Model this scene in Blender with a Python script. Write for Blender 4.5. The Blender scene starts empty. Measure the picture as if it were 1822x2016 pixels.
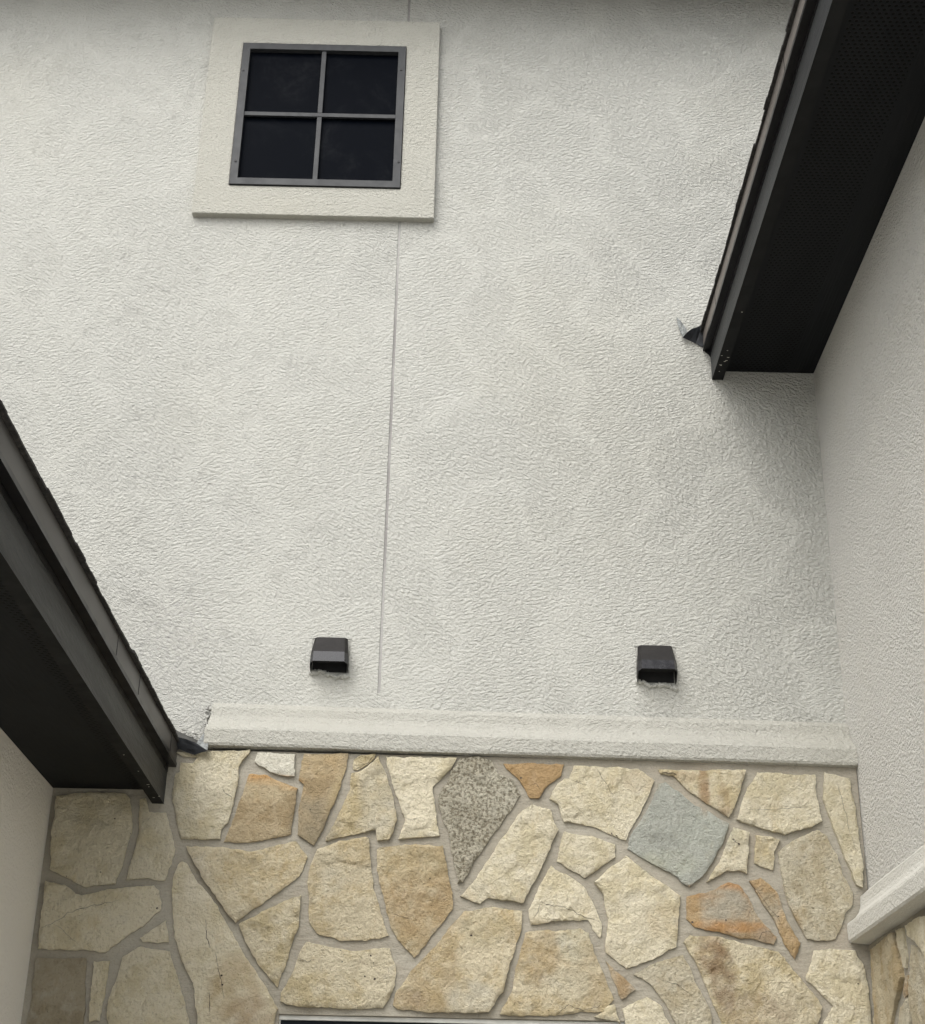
import bpy, bmesh, math, random
import numpy as np
from mathutils import Vector, Matrix, noise
from mathutils.geometry import delaunay_2d_cdt

# ------------------------------------------------------------------ camera
YAW, PITCH, ROLL, FOC = 0.00371648, 0.44254782, 0.02065517, 2991.06   # FOC in units of a 1822 x 2016 frame
CAM = Vector((0.0, -6.5, 1.6))
scene = bpy.context.scene
FW = Vector((math.sin(YAW)*math.cos(PITCH), math.cos(YAW)*math.cos(PITCH), math.sin(PITCH)))
R0 = Vector((math.cos(YAW), -math.sin(YAW), 0.0)); U0 = R0.cross(FW)
RT = R0*math.cos(ROLL) + U0*math.sin(ROLL)
UP = -R0*math.sin(ROLL) + U0*math.cos(ROLL)
cd = bpy.data.cameras.new('camera'); cam = bpy.data.objects.new('camera', cd)
scene.collection.objects.link(cam); scene.camera = cam
cd.sensor_fit = 'VERTICAL'; cd.sensor_height = 24; cd.sensor_width = 24
cd.lens = FOC/2016*24; cd.clip_start = 0.05; cd.clip_end = 3000
cam.matrix_world = Matrix(((RT.x, UP.x, -FW.x, CAM.x), (RT.y, UP.y, -FW.y, CAM.y), (RT.z, UP.z, -FW.z, CAM.z), (0, 0, 0, 1)))

# ------------------------------------------------------------------ sky and sun (overcast)
SUN_EL, SUN_AZ = math.radians(50), math.radians(-30)     # azimuth from -y (towards camera side) to -x
sdir = Vector((math.sin(SUN_AZ)*math.cos(SUN_EL), -math.cos(SUN_AZ)*math.cos(SUN_EL), math.sin(SUN_EL)))
world = bpy.data.worlds.new("World"); scene.world = world; world.use_nodes = True
wn = world.node_tree; wn.nodes.clear()
sky = wn.nodes.new('ShaderNodeTexSky'); sky.sky_type = 'NISHITA'; sky.sun_disc = False
sky.sun_elevation = SUN_EL; sky.sun_rotation = math.atan2(sdir.x, sdir.y)
sky.dust_density = 4.0; sky.air_density = 1.0; sky.ozone_density = 1.0
hs = wn.nodes.new('ShaderNodeHueSaturation'); hs.inputs['Saturation'].default_value = 0.22
bg = wn.nodes.new('ShaderNodeBackground'); bg.inputs['Strength'].default_value = 0.15
wo = wn.nodes.new('ShaderNodeOutputWorld')
wn.links.new(sky.outputs[0], hs.inputs['Color']); wn.links.new(hs.outputs[0], bg.inputs[0]); wn.links.new(bg.outputs[0], wo.inputs[0])
sl = bpy.data.lights.new('sun', 'SUN'); sl.energy = 0.5; sl.angle = math.radians(60); sl.color = (1.0, 0.965, 0.90)
sun = bpy.data.objects.new('sun', sl); scene.collection.objects.link(sun)
sun.rotation_euler = sdir.to_track_quat('Z', 'Y').to_euler()
scene.view_settings.view_transform = 'Standard'; scene.view_settings.look = 'None'
scene.view_settings.exposure = 0.90; scene.view_settings.gamma = 1.0
try: scene.view_settings.use_curve_mapping = False
except Exception: pass
scene.render.engine = 'CYCLES'; scene.cycles.max_bounces = 8; scene.cycles.diffuse_bounces = 5

# ------------------------------------------------------------------ helpers
random.seed(7)
def mesh_obj(name, verts, faces, mats, parent=None, midx=None, smooth=False):
    me = bpy.data.meshes.new(name); me.from_pydata([tuple(v) for v in verts], [], faces)
    for m in (mats if isinstance(mats, (list, tuple)) else [mats]): me.materials.append(m)
    if midx: me.polygons.foreach_set('material_index', midx)
    if smooth: me.polygons.foreach_set('use_smooth', [True]*len(me.polygons))
    me.update()
    o = bpy.data.objects.new(name, me); scene.collection.objects.link(o)
    if parent is not None: o.parent = parent
    return o
class MB:
    def __init__(s): s.v = []; s.f = []; s.m = []
    def box(s, x0, x1, y0, y1, z0, z1, m=0):
        b = len(s.v)
        s.v += [(x0,y0,z0),(x1,y0,z0),(x1,y1,z0),(x0,y1,z0),(x0,y0,z1),(x1,y0,z1),(x1,y1,z1),(x0,y1,z1)]
        s.f += [(b,b+3,b+2,b+1),(b+4,b+5,b+6,b+7),(b,b+1,b+5,b+4),(b+1,b+2,b+6,b+5),(b+2,b+3,b+7,b+6),(b+3,b,b+4,b+7)]
        s.m += [m]*6
    def prism(s, prof, a0, a1, axis, m=0, tilt=0.0):
        """prof: closed list of (p, z); axis 'y': p is x, extruded along y; axis 'x': p is y, extruded along x"""
        b = len(s.v); n = len(prof)
        for a in (a0, a1):
            for p, z in prof: s.v.append((p, a, z) if axis == 'y' else (a, p, z + tilt*a))
        for i in range(n):
            j = (i+1) % n; s.f.append((b+i, b+j, b+n+j, b+n+i)); s.m.append(m)
        s.f.append(tuple(b+i for i in range(n))[::-1]); s.f.append(tuple(b+n+i for i in range(n))); s.m += [m, m]
    def poly(s, pts, m=0):
        b = len(s.v); s.v += [tuple(p) for p in pts]; s.f.append(tuple(range(b, b+len(pts)))); s.m.append(m)
    def build(s, name, mats, parent=None, bevel=0.0, smooth=False):
        o = mesh_obj(name, s.v, s.f, mats, parent, s.m, smooth)
        bm = bmesh.new(); bm.from_mesh(o.data); bmesh.ops.recalc_face_normals(bm, faces=bm.faces); bm.to_mesh(o.data); bm.free()
        if bevel:
            bv = o.modifiers.new('bevel', 'BEVEL'); bv.width = bevel; bv.segments = 2; bv.limit_method = 'ANGLE'
        return o
def empty(name, label=None, cat=None, group=None, parent=None, loc=(0,0,0)):
    o = bpy.data.objects.new(name, None); scene.collection.objects.link(o); o.location = loc
    if label: o['label'] = label
    if cat: o['category'] = cat
    if group: o['group'] = group
    if parent is not None: o.parent = parent
    return o
def wall_point(px, py, axis, val):
    """point of a measured survey view (1822 x 2016 frame) carried onto the real plane axis = val"""
    d = RT*((px-911)/FOC) - UP*((py-1008)/FOC) + FW
    return CAM + d*((val-CAM[axis])/d[axis])

# ------------------------------------------------------------------ materials
def mat(name):
    m = bpy.data.materials.new(name); m.use_nodes = True; nt = m.node_tree
    return m, nt, nt.nodes['Principled BSDF']
class N:
    """tiny node helper"""
    def __init__(s, nt): s.nt = nt
    def node(s, t, **kw):
        n = s.nt.nodes.new(t)
        for k, v in kw.items(): setattr(n, k, v)
        return n
    def put(s, sock, v):
        if isinstance(v, bpy.types.NodeSocket): s.nt.links.new(v, sock)
        else: sock.default_value = v
    def math(s, op, a, b=None, c=None, clamp=False):
        n = s.node('ShaderNodeMath', operation=op, use_clamp=clamp); s.put(n.inputs[0], a)
        if b is not None: s.put(n.inputs[1], b)
        if c is not None: s.put(n.inputs[2], c)
        return n.outputs[0]
    def coord(s): return s.node('ShaderNodeTexCoord').outputs['Object']
    def mapping(s, v, rot=(0,0,0), scale=(1,1,1), loc=(0,0,0)):
        n = s.node('ShaderNodeMapping'); s.put(n.inputs['Vector'], v)
        n.inputs['Rotation'].default_value = rot; n.inputs['Scale'].default_value = scale; n.inputs['Location'].default_value = loc
        return n.outputs[0]
    def noise(s, v, scale, detail=2, rough=0.5, dist=0.0, lac=2.0):
        n = s.node('ShaderNodeTexNoise'); s.put(n.inputs['Vector'], v)
        n.inputs['Scale'].default_value = scale; n.inputs['Detail'].default_value = detail
        n.inputs['Roughness'].default_value = rough; n.inputs['Distortion'].default_value = dist; n.inputs['Lacunarity'].default_value = lac
        return n.outputs['Fac']
    def vor(s, v, scale, feature='F1', rnd=1.0):
        n = s.node('ShaderNodeTexVoronoi', feature=feature); s.put(n.inputs['Vector'], v); n.inputs['Scale'].default_value = scale
        n.inputs['Randomness'].default_value = rnd
        return n.outputs['Distance']
    def ramp(s, f, a, b, c0=0.0, c1=1.0, smooth=True):
        n = s.node('ShaderNodeMapRange', interpolation_type='SMOOTHSTEP' if smooth else 'LINEAR'); s.put(n.inputs['Value'], f)
        n.inputs['From Min'].default_value = a; n.inputs['From Max'].default_value = b
        n.inputs['To Min'].default_value = c0; n.inputs['To Max'].default_value = c1
        return n.outputs['Result']
    def mix(s, f, a, b, blend='MIX'):
        n = s.node('ShaderNodeMix', data_type='RGBA', blend_type=blend); s.put(n.inputs['Factor'], f)
        A, B = n.inputs[6], n.inputs[7]
        for sock, v in ((A, a), (B, b)):
            if isinstance(v, tuple) and len(v) == 3: v = v + (1,)
            s.put(sock, v)
        return n.outputs[2]
    def bump(s, h, dist, strength=1.0, normal=None):
        n = s.node('ShaderNodeBump'); s.put(n.inputs['Height'], h); n.inputs['Distance'].default_value = dist; n.inputs['Strength'].default_value = strength
        if normal is not None: s.nt.links.new(normal, n.inputs['Normal'])
        return n.outputs[0]

def stucco(name, col, axis='x', wormy=1.0, grain=1.0, depth=0.010, patch=(0.98, 0.955, 0.88), stain=False):
    m, nt, bs = mat(name); k = N(nt); co = k.coord()
    if axis == 'y':                                  # wall lies in the y-z plane: swing it round so that one recipe serves both
        co = k.mapping(co, rot=(0, 0, math.pi/2))
    def creases(ang, seed, sc, width, stretch=4.4):
        v = k.mapping(co, rot=(0, ang, 0), loc=(seed, 0, seed*1.7))
        v = k.mapping(v, scale=(1.0, 1.0, stretch))
        n1 = k.noise(v, sc, 4, 0.6, 0.1)
        rid = k.math('ABSOLUTE', k.math('SUBTRACT', n1, 0.5))
        return k.ramp(rid, 0.0, width, 1.0, 0.0)     # 1 on the crease line
    mA = k.ramp(k.noise(co, 1.7, 1, 0.5), 0.46, 0.56)
    mB = k.ramp(k.noise(k.mapping(co, loc=(9, 3, 5)), 1.4, 1, 0.5), 0.47, 0.57)
    cA = creases(0.28, 0.0, 11, 0.013); cB = creases(-0.42, 5.0, 13, 0.013); cC = creases(0.95, 11.0, 12, 0.013, 2.8)
    c = k.node('ShaderNodeMix', data_type='FLOAT'); k.put(c.inputs[0], mA); k.put(c.inputs[2], cA); k.put(c.inputs[3], cB)
    c2 = k.node('ShaderNodeMix', data_type='FLOAT'); k.put(c2.inputs[0], mB); k.put(c2.inputs[2], c.outputs[0]); k.put(c2.inputs[3], cC)
    breakup = k.ramp(k.noise(k.mapping(co, loc=(2, 8, 1)), 15, 2, 0.6), 0.50, 0.60)
    density = k.ramp(k.noise(k.mapping(co, loc=(7, 1, 4)), 2.1, 2, 0.5), 0.30, 0.62, 0.35, 1.0)
    worms = k.math('MULTIPLY', k.math('MULTIPLY', c2.outputs[0], breakup), density)
    sx = k.node('ShaderNodeSeparateXYZ'); k.put(sx.inputs[0], co)
    side = k.ramp(sx.outputs[0], -1.2, 1.5, 0.0, 1.0)          # the trowel work is longer at one end and pebbly at the other
    worms = k.math('MULTIPLY', worms, k.math('SUBTRACT', 1.15, side))
    fine = k.noise(co, 95, 3, 0.6, 0.4)
    def wrinkle(ang, seed, sc, st, gain):
        v = k.mapping(k.mapping(co, rot=(0, ang, 0), loc=(seed, 0, seed)), scale=(1, 1, st))
        return k.math('ADD', k.ramp(k.noise(v, sc, 3, 0.6, 0.0), 0.36, 0.60, smooth=False), k.math('MULTIPLY', k.math('ABSOLUTE', k.math('SUBTRACT', k.noise(v, sc*0.8, 2, 0.6, 0.0), 0.5)), gain*0.35, clamp=True))
    wa = wrinkle(0.22, 3.0, 41, 2.0, 5.0); wb = wrinkle(-0.50, 8.0, 45, 1.8, 5.0)
    wm = k.node('ShaderNodeMix', data_type='FLOAT'); k.put(wm.inputs[0], mA); k.put(wm.inputs[2], wa); k.put(wm.inputs[3], wb)
    amt = k.ramp(k.noise(k.mapping(co, loc=(5, 5, 9)), 1.3, 3, 0.55), 0.32, 0.66, 0.72, 1.0)
    h = k.math('MULTIPLY', k.math('MULTIPLY', k.math('MULTIPLY', wm.outputs[0], amt), k.math('ADD', 0.75, k.math('MULTIPLY', side, 0.55))), 0.62*(0.45+0.55*wormy))
    h = k.math('ADD', h, k.math('MULTIPLY', worms, -0.16*wormy))
    h = k.math('ADD', h, k.math('MULTIPLY', fine, 0.75*grain))
    h = k.math('ADD', h, k.math('MULTIPLY', k.noise(co, 5, 2), 0.6))
    nt.links.new(k.bump(h, depth), bs.inputs['Normal'])
    base = k.mix(k.ramp(k.noise(k.mapping(co, loc=(4, 4, 4)), 0.9, 3, 0.6), 0.45, 0.80, 0.0, 0.4), col, tuple(a*b for a, b in zip(col, patch)))
    base = k.mix(k.math('MULTIPLY', k.noise(co, 2.1, 5, 0.65), 0.06), base, tuple(a*0.86 for a in col))
    base = k.mix(k.math('MULTIPLY', worms, 0.03*wormy), base, tuple(a*0.45 for a in col))   # slightly darker along the trowel creases
    base = k.mix(k.ramp(fine, 0.28, 0.42, 0.20*grain, 0.0), base, tuple(a*0.5 for a in col))
    if stain:                                        # grimy weathered patches beside the low roof and under the vents
        def blob(cx, cz, rx, rz):
            v = k.mapping(co, loc=(-cx/rx, 0, -cz/rz), scale=(1/rx, 0, 1/rz))
            ln = k.node('ShaderNodeVectorMath', operation='LENGTH'); k.put(ln.inputs[0], v)
            return k.ramp(ln.outputs['Value'], 0.2, 1.0, 1.0, 0.0)
        bl = k.math('MAXIMUM', blob(-1.28, 4.05, 0.34, 0.42), blob(-1.12, 3.62, 0.12, 0.16))
        g = k.math('MULTIPLY', bl, k.ramp(k.noise(co, 42, 4, 0.7), 0.44, 0.62, 0.0, 0.42))
        base = k.mix(g, base, (0.32, 0.31, 0.30))
        bl2 = k.math('MAXIMUM', blob(-0.56, 3.80, 0.16, 0.10), blob(0.91, 3.79, 0.16, 0.10))
        base = k.mix(k.math('MULTIPLY', bl2, k.ramp(k.noise(co, 9, 4, 0.6), 0.3, 0.7, 0.1, 0.5)), base, (0.50, 0.49, 0.44))
    nt.links.new(base, bs.inputs['Base Color']); bs.inputs['Roughness'].default_value = 0.92
    bs.inputs['Specular IOR Level'].default_value = 0.25
    return m
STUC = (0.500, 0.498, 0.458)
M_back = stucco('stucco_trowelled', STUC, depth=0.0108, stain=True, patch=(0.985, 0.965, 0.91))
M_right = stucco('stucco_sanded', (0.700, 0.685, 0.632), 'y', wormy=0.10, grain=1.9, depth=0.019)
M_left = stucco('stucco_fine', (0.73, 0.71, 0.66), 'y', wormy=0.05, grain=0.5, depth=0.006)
M_trim = stucco('stucco_surround', (0.440, 0.432, 0.382), wormy=0.25, grain=1.1, depth=0.010)
M_ledge = stucco('stucco_ledge', (0.415, 0.408, 0.365), wormy=0.35, grain=1.2, depth=0.009)
M_ledgeR = stucco('stucco_ledge_side', (0.55, 0.54, 0.49), 'y', wormy=0.15, grain=0.9, depth=0.006)

def mk_joint():
    m, nt, bs = mat('joint_dirty'); k = N(nt); co = k.coord()
    f = k.ramp(k.noise(k.mapping(co, loc=(0, 0, 2.0)), 1.1, 3, 0.6), 0.42, 0.66)
    nt.links.new(k.mix(f, (0.37, 0.365, 0.345), (0.235, 0.225, 0.215)), bs.inputs['Base Color'])
    bs.inputs['Roughness'].default_value = 0.9
    nt.links.new(k.bump(k.noise(co, 90, 3), 0.003), bs.inputs['Normal'])
    return m
M_joint = mk_joint()
def mk_mortar():
    m, nt, bs = mat('mortar'); k = N(nt); co = k.coord()
    big = k.ramp(k.noise(co, 3.2, 4, 0.6), 0.32, 0.68)
    c = k.mix(big, (0.275, 0.250, 0.198), (0.338, 0.315, 0.258))
    c = k.mix(k.ramp(k.noise(k.mapping(co, loc=(5, 5, 5)), 2.4, 3, 0.6), 0.56, 0.72, 0, 0.5), c, (0.34, 0.29, 0.22))
    c = k.mix(k.ramp(k.noise(co, 120, 3, 0.7), 0.34, 0.5, 0.35, 0.0), c, (0.20, 0.19, 0.17))
    nt.links.new(c, bs.inputs['Base Color']); bs.inputs['Roughness'].default_value = 0.95
    h = k.math('ADD', k.math('MULTIPLY', k.noise(co, 90, 4, 0.6), 0.5), k.math('MULTIPLY', k.noise(k.mapping(co, rot=(0, 0.5, 0), scale=(1, 1, 3)), 16, 3, 0.6), 0.9))
    nt.links.new(k.bump(h, 0.008), bs.inputs['Normal'])
    return m
M_mortar = mk_mortar()
def mk_stone():
    m, nt, bs = mat('limestone'); k = N(nt); co = k.coord()
    a1 = k.node('ShaderNodeAttribute', attribute_name='col_a').outputs['Color']
    a2 = k.node('ShaderNodeAttribute', attribute_name='col_b').outputs['Color']
    ru = k.node('ShaderNodeAttribute', attribute_name='rough').outputs['Fac']
    off = k.node('ShaderNodeAttribute', attribute_name='shift').outputs['Vector']
    va = k.node('ShaderNodeVectorMath', operation='ADD'); k.put(va.inputs[0], co); k.put(va.inputs[1], off); v = va.outputs[0]
    n1 = k.ramp(k.noise(v, 6.5, 6, 0.72, 0.15), 0.44, 0.60)
    c = k.mix(n1, a1, a2)
    n2 = k.ramp(k.noise(k.mapping(v, scale=(1, 1, 0.55)), 11, 4, 0.65, 0.15), 0.57, 0.74, 0.0, 0.5)
    c = k.mix(n2, c, k.mix(1.0, c, (0.93, 0.85, 0.72), 'MULTIPLY'))
    pale = k.ramp(k.noise(k.mapping(v, loc=(3, 9, 2)), 9, 4, 0.6), 0.55, 0.72, 0.0, 0.42)
    c = k.mix(pale, c, k.mix(0.4, c, (0.72, 0.70, 0.64)))
    fine = k.noise(v, 80, 4, 0.75, 0.0)
    pit_shade = k.ramp(fine, 0.32, 0.47, 1.0, 0.0)  # dark specks, with micro-shadow of the rough face put into the colour
    c = k.mix(k.math('MULTIPLY', pit_shade, k.math('ADD', 0.26, k.math('MULTIPLY', ru, 0.36))), c, k.mix(1.0, c, (0.40, 0.36, 0.30), 'MULTIPLY'))
    pock = k.math('MULTIPLY', k.ramp(k.noise(v, 80, 3, 0.55), 0.45, 0.53, 1.0, 0.0), k.ramp(ru, 1.0, 1.4, 0.0, 0.55))
    c = k.mix(pock, c, k.mix(1.0, c, (0.36, 0.33, 0.27), 'MULTIPLY'))
    nt.links.new(c, bs.inputs['Base Color']); bs.inputs['Roughness'].default_value = 0.93; bs.inputs['Specular IOR Level'].default_value = 0.25
    mid = k.noise(v, 34, 5, 0.72, 0.15)
    h = k.math('ADD', k.math('MULTIPLY', fine, k.math('ADD', 0.35, k.math('MULTIPLY', ru, 0.9))), k.math('MULTIPLY', mid, k.math('ADD', 0.62, k.math('MULTIPLY', ru, 0.75))))
    nt.links.new(k.bump(h, 0.034), bs.inputs['Normal'])
    return m
M_stone = mk_stone()
def flat(name, col, rough=0.5, var=0.25, sc=6, bumpd=0.0, bsc=60, metal=0.0, stretch=(1,1,1), spec=0.5):
    m, nt, bs = mat(name); k = N(nt); co = k.mapping(k.coord(), scale=stretch)
    n = k.noise(co, sc, 4, 0.6)
    nt.links.new(k.mix(k.ramp(n, 0.3, 0.7), tuple(c*(1-var) for c in col), tuple(c*(1+var) for c in col)), bs.inputs['Base Color'])
    nt.links.new(k.math('ADD', k.math('MULTIPLY', k.noise(co, sc*2.3, 3), 0.3), rough-0.15), bs.inputs['Roughness'])
    bs.inputs['Metallic'].default_value = metal; bs.inputs['Specular IOR Level'].default_value = spec
    if bumpd: nt.links.new(k.bump(k.noise(co, bsc, 3, 0.6), bumpd), bs.inputs['Normal'])
    return m
M_fascia = flat('fascia_paint', (0.024, 0.026, 0.026), 0.60, 0.5, 7, 0.005, 90, stretch=(1, 0.12, 1))
M_drip = flat('drip_metal', (0.060, 0.057, 0.053), 0.45, 0.18, 3, 0.0006, 20, stretch=(1, 0.3, 1))
M_drip_lit = flat('drip_metal_lit', (0.145, 0.128, 0.112), 0.5, 0.18, 3, 0.0006, 20, stretch=(1, 0.3, 1))  # same drip metal; brightness of the lit side put into the colour
M_black = flat('black_metal', (0.006, 0.006, 0.007), 0.35, 0.3, 5, 0.0006, 20, spec=0.3)
M_under_shade = flat('fascia_under_shade', (0.009, 0.0095, 0.0095), 0.7, 0.25, 5, 0.0006, 20, spec=0.15)  # shade under the fascia, put into its colour as near-black
M_shingle = flat('asphalt_shingle', (0.030, 0.028, 0.026), 0.95, 0.5, 40, 0.006, 120)
M_galv = flat('galvanised_metal', (0.20, 0.21, 0.205), 0.8, 0.5, 60, 0.004, 90, spec=0.2)
M_flash = flat('flashing_grey', (0.022, 0.024, 0.027), 0.5, 0.5, 14, 0.003, 40, spec=0.3)
M_frame = flat('window_frame_paint', (0.029, 0.031, 0.033), 0.6, 0.12, 9, 0.0006, 50)
M_chip = flat('bare_chip', (0.60, 0.58, 0.50), 0.8, 0.2, 30)
M_hood = flat('hood_bronze', (0.012, 0.0105, 0.010), 0.6, 0.25, 14, 0.001, 60, spec=0.3)
M_hood_lip = flat('hood_lip', (0.012, 0.012, 0.015), 0.26, 0.15, 14, spec=0.6)
M_inside = flat('hood_inside', (0.006, 0.006, 0.006), 0.9, 0.2, 14)
M_white = flat('pale_frame_metal', (0.60, 0.60, 0.56), 0.5, 0.1, 14, 0.001, 40)
M_ground = flat('concrete', (0.46, 0.45, 0.42), 0.9, 0.15, 2, 0.004, 50)
def mk_glass(name, col, dust=0.0):
    m, nt, bs = mat(name); k = N(nt); co = k.coord()
    f = k.math('MULTIPLY', k.ramp(k.noise(k.mapping(co, loc=(0.9, 0, 0.3)), 3.5, 5, 0.7, 0.5), 0.48, 0.72), k.ramp(k.noise(co, 38, 4, 0.7), 0.35, 0.6, 0.3, 1.0))
    nt.links.new(k.mix(k.math('MULTIPLY', f, dust), col, (0.045, 0.048, 0.05)), bs.inputs['Base Color'])
    bs.inputs['Roughness'].default_value = 0.45; bs.inputs['Specular IOR Level'].default_value = 0.02
    return m
M_screen = mk_glass('dark_solar_screen', (0.0012, 0.0022, 0.0045), 0.15)
M_glass2 = mk_glass('lower_glass', (0.018, 0.021, 0.026), 0.3)
def mk_soffit(name, dots, grooves):
    m, nt, bs = mat(name); k = N(nt); co = k.coord()
    sep = k.node('ShaderNodeSeparateXYZ'); k.put(sep.inputs[0], co); x, y = sep.outputs[0], sep.outputs[1]
    P = 0.024
    def grid(ox, oy):
        fx = k.math('SUBTRACT', k.math('FRACT', k.math('ADD', k.math('DIVIDE', x, P), ox)), 0.5)
        fy = k.math('SUBTRACT', k.math('FRACT', k.math('ADD', k.math('DIVIDE', y, P*1.6), oy)), 0.5)
        fy = k.math('MULTIPLY', fy, 1.6)
        d = k.math('SQRT', k.math('ADD', k.math('MULTIPLY', fx, fx), k.math('MULTIPLY', fy, fy)))
        return k.ramp(d, 0.20, 0.28, 1.0, 0.0)
    g = k.math('MAXIMUM', grid(20.0, 20.0), grid(20.5, 20.5))
    band = k.math('MULTIPLY', k.math('GREATER_THAN', x, dots[0]), k.math('LESS_THAN', x, dots[1]))
    g = k.math('MULTIPLY', g, band)
    gr = k.math('MULTIPLY', k.noise(k.mapping(co, scale=(1, 0.03, 1)), 110, 2, 0.5), k.math('GREATER_THAN', x, grooves))
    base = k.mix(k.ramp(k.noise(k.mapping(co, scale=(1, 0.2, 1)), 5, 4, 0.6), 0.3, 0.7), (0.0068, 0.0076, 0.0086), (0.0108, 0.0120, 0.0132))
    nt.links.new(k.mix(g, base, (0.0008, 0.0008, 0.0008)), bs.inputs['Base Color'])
    bs.inputs['Roughness'].default_value = 0.62; bs.inputs['Specular IOR Level'].default_value = 0.12
    h = k.math('ADD', k.math('MULTIPLY', g, -0.8), k.math('ADD', gr, k.math('MULTIPLY', k.noise(k.mapping(co, scale=(1, 0.15, 1)), 60, 3), 0.35)))
    nt.links.new(k.bump(h, 0.004), bs.inputs['Normal'])
    return m
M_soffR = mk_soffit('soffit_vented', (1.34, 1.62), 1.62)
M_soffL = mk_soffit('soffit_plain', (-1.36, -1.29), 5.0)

# ------------------------------------------------------------------ ground
gb = MB(); gb.box(-400, 400, -400, 400, -0.3, 0.0); g = gb.build('ground', M_ground); g['kind'] = 'structure'

# ------------------------------------------------------------------ house
XL, XR = -1.70, 1.752            # faces of the two wing walls
YS = -0.108                      # mortar face of the stone wall
house = empty('house', 'cream stucco house corner with flagstone base, small square window and black eaves', 'house')

# back wall in two panels with the joint groove between, leaving the groove open
JX0, JX1, JZ = -0.3405, -0.3270, 3.775
w = MB()
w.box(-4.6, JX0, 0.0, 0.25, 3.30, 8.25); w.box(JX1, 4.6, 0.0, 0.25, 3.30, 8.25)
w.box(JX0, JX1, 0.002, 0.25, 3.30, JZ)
back = w.build('back_wall', M_back, house)
j = MB(); j.box(JX0+0.002, JX1, 0.0035, 0.2, JZ, 8.25); j.box(JX0, JX0+0.002, 0.006, 0.2, JZ, 8.25); j.build('control_joint', M_joint, back)
# wings: solid shed-roofed masses either side
lw = MB(); lw.prism([(XL, 0.0), (XL, 3.28), (XL-0.3, 3.55), (-4.6, 5.0), (-4.6, 0.0)], -3.5, 0.0, 'y')
lw.build('side_wall', M_left, house)
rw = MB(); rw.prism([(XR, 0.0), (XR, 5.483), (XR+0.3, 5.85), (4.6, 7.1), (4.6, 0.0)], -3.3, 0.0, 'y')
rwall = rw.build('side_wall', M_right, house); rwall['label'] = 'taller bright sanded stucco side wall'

# ledges
LT = -0.0105
prof = [(0.0, 3.700), (-0.030, 3.686), (-0.044, 3.668), (-0.052, 3.628), (-0.068, 3.598), (-0.098, 3.571), (-0.132, 3.552), (-0.142, 3.538), (-0.143, 3.478), (-0.138, 3.467), (YS-0.004, 3.464), (0.0, 3.464)]
nseg = 90; lv, lf = [], []
xs = np.linspace(-1.068, XR-0.001, nseg)
for i, x in enumerate(xs):
    for q, (y, z) in enumerate(prof):
        wob = 0.0028*noise.noise(Vector((x*2.2, q*0.35, 1.0))) + (0.0016*noise.noise(Vector((x*9, q*0.6, 4.0))))
        e = 0.010*noise.noise(Vector((q*1.7, 3.0, 0.5))) if i == 0 else 0.0
        lv.append((x+e, y + (wob if 0 < q < 10 else 0), z + LT*x + (wob if 0 < q < 11 else 0)))
n = len(prof)
for i in range(nseg-1):
    for q in range(n):
        r = (q+1) % n; lf.append((i*n+q, i*n+r, (i+1)*n+r, (i+1)*n+q))
lf.append(tuple(range(n))); lf.append(tuple((nseg-1)*n+q for q in range(n))[::-1])
ledge = mesh_obj('ledge', lv, lf, M_ledge, house)
bm = bmesh.new(); bm.from_mesh(ledge.data); bmesh.ops.recalc_face_normals(bm, faces=bm.faces); bm.to_mesh(ledge.data); bm.free()
profR = [(XR, 2.926), (XR-0.040, 2.892), (XR-0.044, 2.850), (XR-0.052, 2.828), (XR-0.066, 2.808), (XR-0.086, 2.793), (XR-0.102, 2.782), (XR-0.106, 2.770), (XR-0.105, 2.712), (XR-0.098, 2.703), (XR-0.02, 2.697), (XR, 2.697)]
ysr = np.linspace(-3.3, YS-0.012, 110); lv, lf = [], []
for i, y in enumerate(ysr):
    for q, (x, z) in enumerate(profR):
        wob = 0.0025*noise.noise(Vector((y*2.2, q*0.35, 7.0))) + 0.0012*noise.noise(Vector((y*9, q*0.6, 4.0)))
        lv.append((x + (wob if 0 < q < 10 else 0), y, z + (wob if 0 < q < 11 else 0)))
for i in range(len(ysr)-1):
    for q in range(n):
        r = (q+1) % n; lf.append((i*n+q, i*n+r, (i+1)*n+r, (i+1)*n+q))
lf.append(tuple(range(n))); lf.append(tuple((len(ysr)-1)*n+q for q in range(n))[::-1])
ledgeR = mesh_obj('ledge', lv, lf, M_ledgeR, house)
bm = bmesh.new(); bm.from_mesh(ledgeR.data); bmesh.ops.recalc_face_normals(bm, faces=bm.faces); bm.to_mesh(ledgeR.data); bm.free()

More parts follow.
